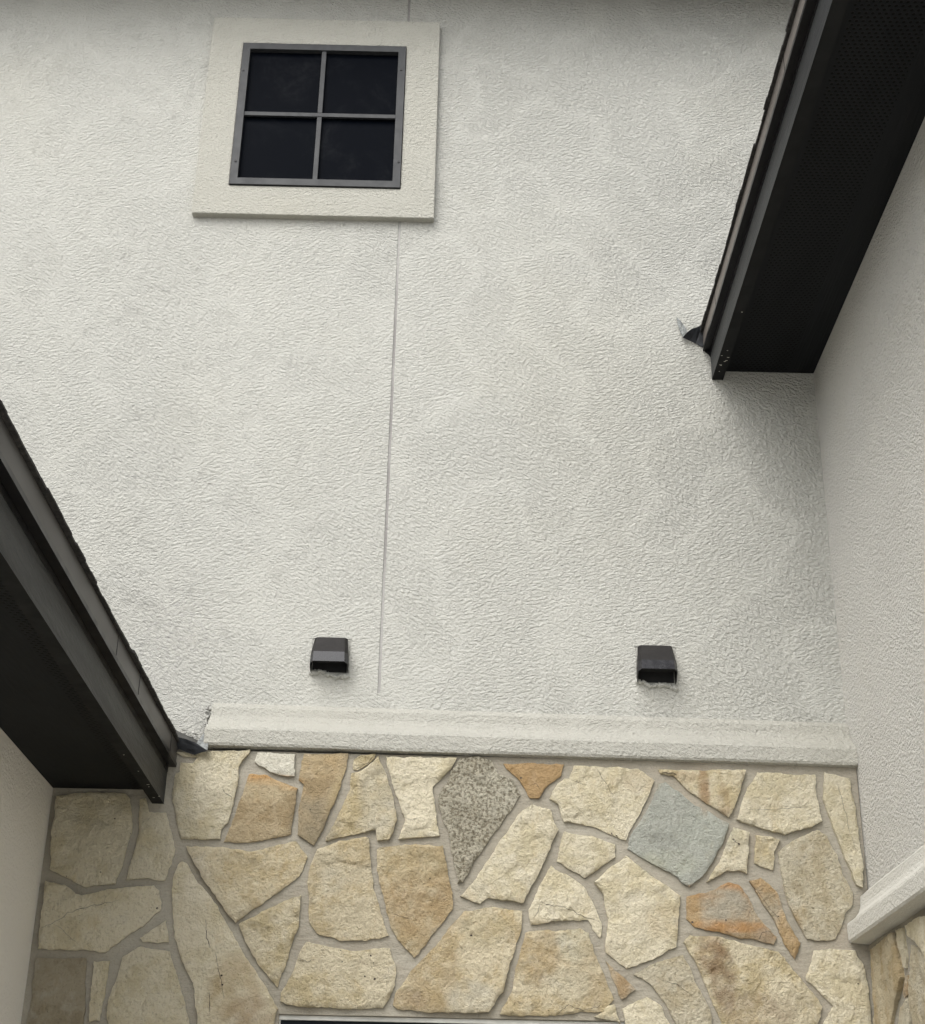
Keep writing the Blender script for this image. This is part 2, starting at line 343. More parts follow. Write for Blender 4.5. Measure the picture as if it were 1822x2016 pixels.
# ------------------------------------------------------------------ stonework
def srgb(r, g, b): return tuple(((c/255)/12.92 if c/255 <= 0.04045 else ((c/255+0.055)/1.055)**2.4) for c in (r, g, b))
KINDS = {                      # colour a, colour b, roughness, surface depth (all as the stone itself is coloured)
 'c': (srgb(232,223,197), srgb(220,209,177), 0.40, 1.15),
 'w': (srgb(214,210,194), srgb(198,194,176), 0.15, 0.7),
 'k': (srgb(230,219,190), srgb(213,198,160), 0.60, 1.35),
 't': (srgb(228,216,186), srgb(212,195,157), 0.55, 1.3),
 'y': (srgb(212,199,168), srgb(194,175,138), 0.45, 1.1),
 'o': (srgb(176,160,130), srgb(160,142,110), 0.10, 0.45),
 'O': (srgb(176,149,110), srgb(164,136,96), 0.10, 0.4),
 'g': (srgb(224,218,198), srgb(206,199,178), 1.5, 1.2),
 'b': (srgb(180,182,172), srgb(172,174,164), 0.22, 0.8),
 'm': (srgb(188,174,150), srgb(176,152,118), 0.20, 0.8),
 'd': (srgb(166,157,136), srgb(150,140,118), 0.05, 0.4),
 'p': (srgb(226,217,192), srgb(210,197,166), 0.9, 1.0),
}
S = 0.35914
ORG = {1: (0.0, 1417.8), 2: (581.7, 1417.8), 3: (1167.7, 1417.8)}
STONES = [
 (1,'c',[(308,415),(500,396),(690,400),(712,430),(724,520),(722,600),(700,665),(672,790),(630,895),(470,912),(360,858),(275,812),(282,640),(300,500)]),
 (1,'c',[(765,432),(800,425),(815,500),(910,507),(935,600),(962,700),(945,780),(900,878),(780,865),(692,872),(720,770),(762,600)]),
 (1,'c',[(250,880),(370,910),(415,955),(450,962),(620,925),(845,903),(872,930),(886,1030),(780,1130),(660,1200),(575,1268),(450,1255),(207,1253),(215,1130),(235,1000)]),
 (1,'c',[(762,1195),(850,1132),(908,1090),(925,1215),(780,1215)]),
 (1,'d',[(196,1302),(470,1307),(465,1500),(455,1690),(145,1690),(172,1480)]),
 (1,'c',[(512,1320),(600,1315),(575,1480),(550,1648),(490,1650),(500,1480)]),
 (1,'c',[(670,1300),(770,1240),(930,1264),(960,1370),(1000,1500),(1048,1700),(610,1700),(582,1625),(598,1520),(630,1430)]),
 (1,'c',[(975,790),(1000,772),(1022,784),(1070,860),(1150,960),(1240,1110),(1330,1270),(1430,1420),(1522,1580),(1505,1640),(1500,1700),(1090,1700),(1055,1440),(1000,1320),(955,1190),(943,1000),(950,860)]),
 (1,'t',[(1020,690),(1220,698),(1390,716),(1530,680),(1622,664),(1686,745),(1642,855),(1480,975),(1320,1085),(1290,1110),(1250,1065),(1120,880)]),
 (1,'k',[(1312,1120),(1500,1018),(1650,955),(1642,1100),(1580,1300),(1518,1462),(1420,1340),(1345,1212)]),
 (1,'c',[(965,172),(1150,170),(1372,165),(1312,250),(1302,350),(1275,480),(1245,555),(1215,600),(1210,650),(990,648),(965,540),(942,440),(958,290),(985,282),(990,230),(1055,238),(1080,200),(1000,195)]),
 (1,'w',[(1395,230),(1412,175),(1620,185),(1612,305),(1560,308),(1480,282)]),
 (1,'o',[(1368,297),(1450,300),(1540,335),(1632,372),(1615,480),(1592,622),(1480,650),(1330,668),(1225,665),(1290,520),(1350,340)]),
 (2,'o',[(50,182),(290,180),(270,290),(215,440),(150,600),(100,685),(60,655),(12,628),(18,500),(45,350),(20,325),(32,240)]),
 (2,'k',[(320,215),(365,190),(440,188),(400,236),(340,272),(316,265)]),
 (2,'k',[(455,195),(500,300),(535,420),(562,540),(540,600),(515,652),(450,660),(440,598),(320,625),(165,657),(215,560),(260,470),(300,370),(306,290),(345,280),(405,245)]),
 (2,'c',[(495,200),(700,202),(885,208),(850,270),(755,362),(765,480),(792,632),(640,645),(565,652),(602,545),(545,380)]),
 (2,'g',[(905,205),(1000,200),(1075,215),(1120,292),(1195,330),(1238,405),(1150,530),(1060,660),(970,790),(920,885),(890,893),(870,790),(850,650),(800,500),(778,415),(830,345),(860,270)]),
 (2,'O',[(1140,237),(1300,235),(1475,238),(1455,300),(1372,370),(1335,422),(1285,420),(1230,332),(1190,290)]),
 (2,'c',[(1525,248),(1700,255),(1882,264),(1972,327),(1925,440),(1850,580),(1812,655),(1730,625),(1640,580),(1475,552),(1440,460),(1395,428),(1410,390),(1440,350),(1478,322),(1500,318)]),
 (2,'c',[(1300,458),(1400,492),(1420,560),(1442,600),(1400,700),(1340,830),(1285,930),(1250,1000),(1160,985),(1060,972),(1012,1003),(903,965),(1000,850),(1110,680),(1220,520)]),
 (2,'c',[(1475,605),(1640,640),(1755,682),(1752,745),(1680,800),(1585,865),(1500,810),(1432,772),(1455,680)]),
 (2,'c',[(1400,795),(1500,850),(1580,912),(1640,1010),(1680,1110),(1672,1190),(1630,1142),(1605,1095),(1450,1100),(1292,1117),(1280,1035),(1350,890)]),
 (2,'t',[(385,642),(402,650),(410,760),(430,920),(470,1060),(505,1180),(380,1205),(240,1202),(120,1165),(75,1110),(75,960),(66,890),(85,800),(120,708),(240,665)]),
 (2,'y',[(450,710),(600,680),(810,685),(830,780),(860,960),(862,1035),(780,1140),(700,1250),(655,1302),(560,1200),(515,1090),(480,960),(450,830)]),
 (2,'k',[(60,1213),(200,1245),(300,1262),(520,1245),(548,1350),(545,1450),(512,1530),(480,1577),(300,1580),(80,1570),(-50,1560),(-85,1540),(-85,1495),(-20,1400),(20,1285)]),
 (2,'t',[(920,1045),(1080,1023),(1245,1045),(1240,1150),(1190,1300),(1140,1490),(1060,1600),(900,1605),(700,1602),(560,1585),(535,1560),(560,1480),(640,1370),(760,1250),(850,1130),(880,1100)]),
 (2,'t',[(1265,1165),(1390,1148),(1430,1155),(1560,1140),(1610,1165),(1640,1282),(1700,1400),(1745,1530),(1690,1600),(1560,1598),(1430,1622),(1250,1615),(1122,1612),(1190,1478),(1225,1300)]),
 (3,'b',[(360,345),(400,335),(440,370),(560,460),(745,566),(720,650),(660,770),(610,850),(530,912),(430,840),(190,703),(205,635),(280,520),(335,420)]),
 (3,'k',[(360,268),(600,270),(840,272),(812,370),(780,480),(745,530),(640,460),(520,380),(440,302),(370,290)]),
 (3,'c',[(900,282),(1060,290),(1222,298),(1230,430),(1260,552),(1200,580),(1110,608),(1055,632),(920,590),(788,545),(826,430),(845,365),(880,330)]),
 (3,'c',[(1268,280),(1410,318),(1440,480),(1462,650),(1480,790),(1475,918),(1442,900),(1370,720),(1300,530),(1268,430)]),
 (3,'c',[(770,588),(860,612),(855,740),(842,838),(800,822),(740,822),(625,888),(700,760)]),
 (3,'k',[(895,630),(1028,652),(995,720),(990,822),(885,785)]),
 (3,'p',[(1230,600),(1285,632),(1330,720),(1370,840),(1425,945),(1422,1010),(1388,1050),(1370,1130),(1335,1200),(1220,1206),(1175,1200),(1140,1130),(1080,1020),(1045,900),(1030,800),(1013,722),(1110,650)]),
 (3,'m',[(515,965),(620,945),(740,888),(800,900),(850,960),(890,1050),(960,1140),(1005,1192),(990,1225),(850,1197),(700,1165),(560,1132),(512,1090)]),
 (3,'m',[(855,882),(920,862),(1008,940),(1060,1080),(1140,1222),(1110,1308),(1060,1240),(1000,1100),(930,995)]),
 (3,'c',[(180,745),(300,840),(482,960),(470,1080),(462,1240),(330,1308),(185,1358),(70,1270),(80,1100),(60,960),(5,890),(90,810)]),
 (3,'k',[(498,1215),(530,1175),(700,1190),(850,1232),(1015,1268),(1110,1380),(1260,1570),(1240,1640),(1215,1700),(725,1700),(640,1500),(560,1310)]),
 (3,'c',[(1212,1260),(1330,1252),(1440,1258),(1485,1340),(1512,1450),(1535,1700),(1250,1700),(1320,1565),(1172,1420),(1195,1335)]),
 (3,'p',[(225,1390),(340,1330),(495,1282),(560,1420),(655,1615),(645,1700),(485,1700),(400,1550),(320,1450)]),
 (3,'m',[(72,1318),(160,1402),(234,1475),(160,1532),(110,1420)]),
 (3,'c',[(165,1580),(230,1540),(300,1525),(370,1565),(435,1700),(185,1700)]),
 (3,'c',[(88,1565),(118,1558),(140,1630),(155,1660),(60,1635),(8,1624),(60,1600)]),
]
# stains and colour patches that belong to the stones: (crop, x, y, rx, ry, colour, strength)
PAINT = [
 (1,1500,330,150,26,srgb(205,150,70),0.85,0.42), (1,1420,300,60,20,srgb(205,150,70),0.85,0.3),
 (1,1590,365,50,18,srgb(205,150,70),0.8,0.3),
 (1,1470,380,130,50,srgb(206,188,150),0.5,0.3),
 (1,1290,1500,130,170,srgb(196,164,110),0.6,0), (1,1380,1620,120,80,srgb(170,130,84),0.45,0), (1,1060,1050,90,240,srgb(246,232,206),0.6,0),
 (1,1090,900,70,100,srgb(250,238,216),0.6,0),
 (2,100,560,120,110,srgb(140,128,104),0.75,0), (2,150,240,120,70,srgb(206,176,124),0.5,0),
 (2,290,480,90,170,srgb(206,180,122),0.6,0), (2,450,430,90,170,srgb(216,208,190),0.6,0),
 (2,180,880,80,60,srgb(218,208,186),0.6,0), (2,340,730,90,60,srgb(202,170,104),0.5,0),
 (2,700,1000,200,160,srgb(190,150,92),0.55,0), (2,640,800,160,80,srgb(204,184,140),0.5,0),
 (2,760,1380,120,200,srgb(190,156,98),0.6,0), (2,960,1520,110,70,srgb(222,214,196),0.8,0), (2,620,1540,90,50,srgb(176,138,84),0.6,0),
 (2,1050,1150,120,80,srgb(206,190,148),0.5,0),
 (2,1330,1270,110,140,srgb(188,152,92),0.55,0), (2,1540,1230,90,80,srgb(216,210,186),0.7,0), (2,1640,1380,80,150,srgb(196,164,108),0.5,0), (2,1500,1450,110,70,srgb(216,206,180),0.6,0),
 (3,610,380,26,120,srgb(176,124,62),0.75,0.2), (3,720,460,30,90,srgb(180,134,76),0.6,0.2), (3,500,310,80,30,srgb(196,160,104),0.5,0),
 (3,270,330,90,60,srgb(196,168,120),0.5,0),
 (3,640,1270,70,100,srgb(170,126,76),0.75,0), (3,715,1420,60,140,srgb(150,112,74),0.75,0), (3,900,1600,170,80,srgb(168,138,108),0.55,0), (3,560,1200,70,40,srgb(206,190,150),0.5,0),
 (3,600,940,120,30,srgb(196,140,66),0.8,0), (3,760,905,90,30,srgb(196,136,58),0.9,0), (3,840,960,30,70,srgb(190,138,70),0.8,0), (3,720,1130,210,28,srgb(198,140,62),0.95,0.12),
 (3,540,1040,50,80,srgb(200,160,96),0.7,0), (3,730,1010,120,75,srgb(178,170,154),0.95,0), (3,950,1180,60,40,srgb(178,154,128),0.7,0),
 (3,960,900,60,40,srgb(200,158,92),0.7,0), (3,1080,1160,60,110,srgb(198,160,98),0.8,0), (3,970,1010,40,60,srgb(172,158,130),0.7,0),
 (3,330,800,60,60,srgb(206,202,180),0.4,0), (3,620,600,160,100,srgb(184,190,180),0.4,0), (3,420,780,150,60,srgb(182,186,168),0.5,0),
 (3,400,1100,90,80,srgb(204,178,132),0.5,0), (3,160,1440,40,70,srgb(176,140,86),0.8,0),
 (3,1100,850,70,60,srgb(196,182,150),0.5,0),
]
CRACKS = [  # (crop, width m, [(x, y) ...]) open hairline cracks in the faces
 (1,0.0030,[(215,1150),(290,1110),(390,1055),(480,1025),(600,1000),(655,985)]),
 (1,0.0022,[(305,1120),(360,1165),(430,1230)]),
 (1,0.0050,[(1128,1090),(1135,1190),(1152,1250)]), (1,0.0050,[(1185,1270),(1195,1360),(1215,1430),(1228,1530)]), (1,0.0045,[(1145,1480),(1152,1610)]),
 (1,0.0035,[(1225,370),(1250,410),(1272,425)]), (1,0.003,[(1780,380),(1820,362)]),
 (2,0.0035,[(325,270),(400,230),(440,190)]), (2,0.003,[(600,540),(640,548),(690,535)]),
 (2,0.004,[(1335,990),(1400,1015),(1450,1020),(1520,1045),(1580,1075),(1670,1105)]), (2,0.003,[(1300,1090),(1330,1050),(1345,1005)]),
 (2,0.003,[(1490,320),(1590,355)]), (2,0.0025,[(1640,250),(1700,340),(1760,440)]),
 (2,0.003,[(1290,355),(1320,345),(1345,380)]), (2,0.003,[(530,1060),(580,1080),(640,1090)]), (2,0.003,[(20,1300),(70,1325),(110,1315)]),
 (2,0.004,[(1430,1620),(1500,1560),(1570,1590),(1660,1570),(1700,1545)]),
 (3,0.003,[(815,490),(960,492),(1120,480),(1190,475)]), (3,0.003,[(1340,340),(1370,450),(1390,540),(1440,720)]),
 (3,0.004,[(905,1200),(930,1170),(975,1155)]), (3,0.003,[(870,1030),(850,1070),(830,1090)]), (3,0.003,[(865,890),(920,960),(1000,1070),(1040,1140)]),
 (3,0.003,[(360,790),(420,830),(475,830)]), (3,0.003,[(365,670),(385,640)]), (3,0.003,[(380,1420),(450,1440),(560,1520)]),
 (3,0.004,[(765,655),(800,690)]), (3,0.006,[(365,288),(440,290),(462,297)]),
]
PITS = [(1,365,857,8),(1,715,620,7),(1,555,835,6),(1,860,1030,10),(1,1215,1400,10),(1,1220,1450,9),(1,630,540,6),(1,690,908,5),
 (2,1238,315,8),(2,965,1178,9),(2,740,870,6),(2,248,1262,6),(2,258,1325,5),(2,412,1290,8),(2,428,1330,5),(2,382,1403,7),(2,435,1418,8),(2,82,490,6),(2,1735,620,7),(2,1760,632,6),
 (3,1065,285,12),(3,105,622,8),(3,130,632,8),(3,618,942,8),(3,548,1106,8),(3,1455,1445,8),(3,730,1095,6),(3,1015,1075,7),(3,798,680,9),(3,60,1008,6),(3,770,655,7)]
def cp(c, x, y): return ORG[c][0]+x*S, ORG[c][1]+y*S

class Stones:
    def __init__(s, plane, to3d):
        s.plane = plane; s.to3d = to3d; s.v = []; s.f = []; s.ca = []; s.cb = []; s.ru = []; s.sh = []; s.k = 0
        s.cv = []; s.cf = []
    def add(s, poly, kind, step=0.010, depth=0.0175, paint=()):
        s.k += 1; rnd = random.Random(s.k*77+3); a, b, ru, amp = KINDS[kind]
        P = [Vector((p[0], p[1])) for p in poly]
        area = sum(P[i].x*P[(i+1) % len(P)].y-P[(i+1) % len(P)].x*P[i].y for i in range(len(P)))
        if area < 0: P.reverse()
        out = []
        for i in range(len(P)):                       # broken, chipped outline
            p, q = P[i], P[(i+1) % len(P)]; L = (q-p).length; n = max(1, int(L/0.011)); nn = Vector((-(q-p).y, (q-p).x)).normalized() if L > 0 else Vector((0, 0))
            for t in range(n):
                pt = p.lerp(q, t/n)
                w = 0.0055*noise.noise(Vector((pt.x*16, pt.y*16, s.k*3.1))) + 0.0042*noise.noise(Vector((pt.x*55, pt.y*55, s.k*1.7)))
                out.append(pt + nn*w)
        O = np.array([(p.x, p.y) for p in out]); m = len(O)
        lo, hi = O.min(0), O.max(0)
        gx, gy = np.meshgrid(np.arange(lo[0], hi[0], step), np.arange(lo[1], hi[1], step)); G = np.stack([gx.ravel(), gy.ravel()], 1)
        G += np.random.RandomState(s.k).uniform(-step*0.3, step*0.3, G.shape)
        A = O; B = np.roll(O, -1, 0)
        def edge(Q):
            d = B-A; L2 = (d**2).sum(1)+1e-12
            t = np.clip(((Q[:, None, :]-A[None])*d[None]).sum(2)/L2, 0, 1)
            pr = A[None]+t[..., None]*d[None]
            return np.sqrt(((Q[:, None, :]-pr)**2).sum(2)).min(1)
        cond = (A[None, :, 1] > G[:, None, 1]) != (B[None, :, 1] > G[:, None, 1])
        xi = (B[:, 0]-A[:, 0])[None]*(G[:, None, 1]-A[None, :, 1])/((B[:, 1]-A[:, 1])[None]+1e-12)+A[None, :, 0]
        ins = ((cond & (G[:, None, 0] < xi)).sum(1) % 2) == 1
        G = G[ins]
        if len(G): G = G[edge(G) > step*0.55]
        pts = [Vector(p) for p in O] + [Vector(p) for p in G]
        r = delaunay_2d_cdt(pts, [], [list(range(m))], 1, 1e-5)
        V = np.array([(p.x, p.y) for p in r[0]]); F = r[2]
        dist = edge(V); base = len(s.v)
        tx, ty = rnd.uniform(-.012, .012), rnd.uniform(-.012, .012); c = V.mean(0)
        ex = rnd.uniform(-0.003, 0.004)
        shift = (rnd.uniform(-20, 20), rnd.uniform(-20, 20), rnd.uniform(-20, 20))
        jit = rnd.uniform(0.95, 1.04)
        for (u, v), d in zip(V, dist):
            e = min(1.0, d/0.007); e = e*(2-e)
            big = noise.noise(Vector((u*5, v*5, s.k*2.3)))*0.006
            med = noise.noise(Vector((u*17, v*17, s.k*5.3)))*0.0050
            sm = noise.noise(Vector((u*48, v*48, s.k*1.3)))*0.0034
            st = noise.noise(Vector((u*7+9, v*9, s.k*4.1))); led = 0.0032 if st > 0.08 else 0.0     # flaked layers
            h = depth + ex + tx*(u-c[0])/0.3 + ty*(v-c[1])/0.3 + (0.45+0.55*e)*amp*(big+med+1.25*sm+1.3*led) - 0.0030*(1-e)
            s.v.append(s.to3d(u, v, max(h, 0.0125)))
            A_, B_ = [x*jit for x in a], [x*jit for x in b]
            for (pu, pv, ru_, rv_, col, stg) in paint:
                qd = ((u-pu)/ru_)**2 + ((v-pv)/rv_)**2
                if qd < 2.2:
                    nz = 0.5+0.9*noise.noise(Vector((u*22, v*22, pu*9)))
                    f = 0.85*stg*max(0, min(1, (1.6-qd)*1.1))*max(0.35, min(1, nz+0.35))
                    A_ = [x*(1-f)+y*f for x, y in zip(A_, col)]; B_ = [x*(1-f)+y*f*0.93 for x, y in zip(B_, col)]
            s.ca.append(A_); s.cb.append(B_); s.ru.append(ru); s.sh.append(shift)
        for f in F: s.f.append(tuple(base+i for i in f))
        # sides down into the mortar
        idx = [None]*m
        for vi, orig in enumerate(r[3]):
            for o in orig:
                if o < m: idx[o] = vi
        idx = [i for i in idx if i is not None]
        b2 = len(s.v)
        for i in idx:
            u, v = V[i]; s.v.append(s.to3d(u, v, -0.012)); s.ca.append([x*0.9 for x in a]); s.cb.append(list(b)); s.ru.append(ru); s.sh.append(shift)
        for t in range(len(idx)):
            t2 = (t+1) % len(idx); s.f.append((base+idx[t], b2+t, b2+t2, base+idx[t2]))
    def build(s, name, parent):
        o = mesh_obj(name, s.v, s.f, M_stone, parent, smooth=True); me = o.data
        for nm, dat in (('col_a', s.ca), ('col_b', s.cb)):
            at = me.attributes.new(nm, 'FLOAT_COLOR', 'POINT'); at.data.foreach_set('color', [x for c in dat for x in (*c, 1.0)])
        at = me.attributes.new('rough', 'FLOAT', 'POINT'); at.data.foreach_set('value', s.ru)
        at = me.attributes.new('shift', 'FLOAT_VECTOR', 'POINT'); at.data.foreach_set('vector', [x for c in s.sh for x in c])
        bm = bmesh.new(); bm.from_mesh(me); bmesh.ops.recalc_face_normals(bm, faces=bm.faces)
        for e in bm.edges:
            if len(e.link_faces) == 2 and e.calc_face_angle(0) > 0.6: e.smooth = False
        bm.to_mesh(me); bm.free()
        return o

back_st = Stones('y', lambda u, v, h: (u, YS-h, v))
pts_of = lambda c, pl, ax, val, i0, i1: [(wall_point(*cp(c, x, y), ax, val)[i0], wall_point(*cp(c, x, y), ax, val)[i1]) for x, y in pl]
YF = YS-0.020
paint = []
for c, x, y, rx, ry, col, stg, _ in PAINT:
    p = wall_point(*cp(c, x, y), 1, YF); paint.append((p.x, p.z, rx*S*0.00227, ry*S*0.00238, tuple(m_*(0.74*q+0.26*(0.3*col[0]+0.6*col[1]+0.1*col[2])) for q, m_ in zip(col, (0.97, 0.97, 0.90))), stg))
for c, kind, pl in STONES:
    back_st.add(pts_of(c, pl, 1, YF, 0, 2), kind, paint=paint)
# courses lower down, below the picture, either side of the glazed opening
def filler(st, u0, u1, v0, v1, size, avoid=None, seed=1):
    rnd = random.Random(seed); nu = max(1, round((u1-u0)/size)); nv = max(1, round((v1-v0)/size))
    g = {}
    for i in range(nu+1):
        for jj in range(nv+1):
            ju = 0 if i in (0, nu) else rnd.uniform(-.3, .3)*size; jv = 0 if jj in (0, nv) else rnd.uniform(-.3, .3)*size
            g[i, jj] = Vector((u0+(u1-u0)*i/nu+ju, v0+(v1-v0)*jj/nv+jv))
    for i in range(nu):
        for jj in range(nv):
            q = [g[i, jj], g[i+1, jj], g[i+1, jj+1], g[i, jj+1]]; c = sum(q, Vector((0, 0)))/4
            q = [p + (c-p)*0.13 for p in q]
            st.add([tuple(p) for p in q], rnd.choice('cckkctyo'), step=0.03)
filler(back_st, XL+0.03, -0.74, 0.02, 2.20, 0.31, seed=5)
filler(back_st, 0.83, 1.69, 0.02, 2.20, 0.30, seed=6)

M_dark = flat('crack_shadow_dirt', (0.075, 0.062, 0.048), 0.95, 0.3, 60)
swall = MB(); OPX0, OPX1, OPZ = -0.672, 0.760, 2.377
swall.box(XL+0.0, OPX0, YS, 0.0, 0.0, 3.463); swall.box(OPX1, XR-0.002, YS, 0.0, 0.0, 3.455); swall.box(OPX0, OPX1, YS, 0.0, OPZ, 3.460)
# mortar as a finely divided, hand-struck surface
def mortar_sheet(u0, u1, v0, v1, f3, parent, hole=None, step=0.02):
    nu, nv = int((u1-u0)/step)+1, int((v1-v0)/step)+1; vs, fs = [], []
    for jj in range(nv+1):
        for i in range(nu+1):
            u, v = u0+(u1-u0)*i/nu, v0+(v1-v0)*jj/nv
            h = 0.0035*noise.noise(Vector((u*4, v*4, 1))) + 0.0026*noise.noise(Vector((u*17, v*17, 5)))
            vs.append(f3(u, v, h+0.0035))
    for jj in range(nv):
        for i in range(nu):
            u, v = u0+(u1-u0)*(i+.5)/nu, v0+(v1-v0)*(jj+.5)/nv
            if hole and hole[0] < u < hole[1] and v < hole[2]: continue
            a = jj*(nu+1)+i; fs.append((a, a+1, a+nu+2, a+nu+1))
    return vs, fs
vs, fs = mortar_sheet(XL, XR-0.004, 0.0, 3.458, lambda u, v, h: (u, YS-h, v), house, hole=(OPX0-0.004, OPX1+0.004, OPZ+0.002))
b = len(swall.v); swall.v += vs; swall.f += [tuple(i+b for i in f) for f in fs]; swall.m += [0]*len(fs)
sw = mesh_obj('stone_wall', swall.v, swall.f, M_mortar, house, swall.m)
veneer = back_st.build('stone_veneer', sw)

# cracks and pits lie against the real stone faces
from mathutils.bvhtree import BVHTree
def hair(parent, obj, items, pits, direction, mapper, name):
    bvh = BVHTree.FromPolygons([v.co for v in obj.data.vertices], [tuple(p.vertices) for p in obj.data.polygons])
    V, F = [], []
    def drop(p):
        hit = bvh.ray_cast(p - direction*0.3, direction, 0.6)
        return (hit[0] - direction*0.0012) if hit[0] is not None else None
    for wd, pl in items:
        pts = []
        for i in range(len(pl)-1):
            for t in range(7):
                q = pl[i].lerp(pl[i+1], t/7)
                q = q + Vector((noise.noise(q*40), 0, noise.noise(q*40+Vector((9, 9, 9)))))*0.007
                pts.append(q)
        pts.append(pl[-1]); last = None
        for i, q in enumerate(pts):
            t = (pts[min(i+1, len(pts)-1)]-pts[max(i-1, 0)]).normalized(); sd = t.cross(direction).normalized()
            ww = wd*0.5*(0.35+0.9*abs(noise.noise(q*60)))*(0.3+min(1, 4*i/len(pts), 4*(len(pts)-1-i)/len(pts)+.01))
            a, b_ = drop(q-sd*ww), drop(q+sd*ww)
            if a is None or b_ is None or (a-b_).length > 0.02: last = None; continue
            V += [a, b_]; n_ = len(V)
            if last is not None and n_ == last+2 and (V[-3]-a).length < 0.05: F.append((n_-4, n_-3, n_-1, n_-2))
            last = n_
    for q, rad in pits:
        k = len(V); ring = []
        for i in range(7):
            an = i/7*math.tau; rr = rad*(0.5+0.8*random.random())
            p = drop(q + Vector((math.cos(an)*rr, 0, math.sin(an)*rr*0.8)))
            if p is not None: ring.append(p)
        if len(ring) > 3: V += ring; F.append(tuple(range(k, k+len(ring))))
    me = obj.data; me.materials.append(M_dark); bm = bmesh.new(); bm.from_mesh(me)
    nv = [bm.verts.new(p) for p in V]
    for f_ in F:
        fc = bm.faces.new([nv[i] for i in f_]); fc.material_index = 1
    bm.to_mesh(me); bm.free()
citems = [(w_*0.55, [wall_point(*cp(c, x, y), 1, YF) for x, y in pl]) for c, w_, pl in CRACKS]
pitems = [(wall_point(*cp(c, x, y), 1, YF), r_*S*0.00225*0.75) for c, x, y, r_ in PITS]
hair(sw, veneer, citems, pitems, Vector((0, 1, 0)), None, 'crack')

# right wing: low stone facing under the side ledge
XS = XR-0.022
right_st = Stones('x', lambda u, v, h: (XS-h, u, v))
def ca(x, y): return (1599.5+x*.18855, 1635.9+y*.18855)
RST = [
 ('y',[(585,1235),(640,1200),(740,1125),(828,1062),(868,1180),(905,1400),(918,1520),(900,1640),(850,1800),(822,1900),(800,2100),(645,2100),(622,1700),(600,1450)]),
 ('c',[(842,1035),(918,1005),(940,1180),(960,1330),(952,1440),(925,1420),(885,1180)]),
 ('c',[(955,985),(1060,920),(1168,888),(1178,1360),(1120,1225),(1050,1150),(980,1085)]),
 ('p',[(1010,1180),(1080,1228),(1125,1330),(1175,1420),(1180,2100),(1050,2100),(1004,1800),(1000,1500)]),
 ('p',[(965,1740),(985,1900),(1000,2100),(870,2100),(900,1850)]),
 ('c',[(1200,870),(1330,790),(1400,1000),(1380,1400),(1260,1380),(1205,1340)]),
 ('k',[(1210,1440),(1270,1420),(1400,1480),(1420,2100),(1215,2100)]),
 ('m',[(955,1500),(985,1520),(1000,1640),(990,1700),(945,1740),(925,1690)]),
]
for kind, pl in RST:
    q = [wall_point(*ca(x, y), 0, XS-0.02) for x, y in pl]
    if min(p.y for p in q) < -3.2: continue
    right_st.add([(p.y, p.z) for p in q], kind, step=0.014)
filler(right_st, -3.25, -1.75, 0.02, 2.66, 0.33, seed=9)
filler(right_st, -1.72, -0.16, 0.02, 2.12, 0.30, seed=10)
rs = MB(); rs.box(XS, XR+0.05, -3.28, YS-0.002, 0.0, 2.696)
vs, fs = mortar_sheet(-3.28, YS-0.002, 0.0, 2.694, lambda u, v, h: (XS-h*0.6, u, v), house, step=0.03)
b = len(rs.v); rs.v += vs; rs.f += [tuple(i+b for i in f) for f in fs]; rs.m += [0]*len(fs)
sw2 = mesh_obj('stone_wall', rs.v, rs.f, M_mortar, house, rs.m)
right_st.build('stone_veneer', sw2)

# ------------------------------------------------------------------ window
win = empty('window', parent=house)
WX0, WX1, WZ0, WZ1 = -1.2305, -0.3385, 6.525, 7.478     # outer frame
TX0, TX1, TZ0, TZ1 = -1.4105, -0.1555, 6.342, 7.668
t = MB(); D = 0.040
# surround in one piece: four mitred boards
o_ = [(TX0,TZ0),(TX1,TZ0),(TX1,TZ1),(TX0,TZ1)]; i_ = [(WX0-.003,WZ0-.003),(WX1+.003,WZ0-.003),(WX1+.003,WZ1+.010),(WX0-.003,WZ1+.010)]
tv = [(x,-D,z) for x,z in o_]+[(x,-D,z) for x,z in i_]+[(x,0.0,z) for x,z in o_]+[(x,-0.004,z) for x,z in i_]
tf = []
for a in range(4):
    b = (a+1) % 4; tf += [(a,b,4+b,4+a),(8+a,8+b,b,a),(4+a,4+b,12+b,12+a)]
sur = mesh_obj('surround', tv, tf, M_trim, win)
bm = bmesh.new(); bm.from_mesh(sur.data); bmesh.ops.recalc_face_normals(bm, faces=bm.faces); bm.to_mesh(sur.data); bm.free()
bv = sur.modifiers.new('bevel','BEVEL'); bv.width = 0.004; bv.segments = 2; bv.limit_method = 'ANGLE'
f = MB(); fy = -D-0.010; B = 0.040
def mitre(mb, x0, x1, z0, z1, w, y0, y1):
    o4 = [(x0,z0),(x1,z0),(x1,z1),(x0,z1)]; i4 = [(x0+w,z0+w),(x1-w,z0+w),(x1-w,z1-w),(x0+w,z1-w)]
    for a in range(4):
        b = (a+1) % 4; k0 = len(mb.v)
        e = 0.0004                                     # hairline mitre gap
        for y in (y0, y1): mb.v += [(o4[a][0],y,o4[a][1]),(o4[b][0],y,o4[b][1]),(i4[b][0],y,i4[b][1]),(i4[a][0],y,i4[a][1])]
        mb.f += [(k0,k0+1,k0+2,k0+3),(k0+7,k0+6,k0+5,k0+4),(k0,k0+4,k0+5,k0+1),(k0+2,k0+6,k0+7,k0+3)]; mb.m += [0]*4
mitre(f, WX0, WX1, WZ0, WZ1, B, fy, 0.002)
f.build('frame', M_frame, win)
zc = 6.996; xc = -0.7855
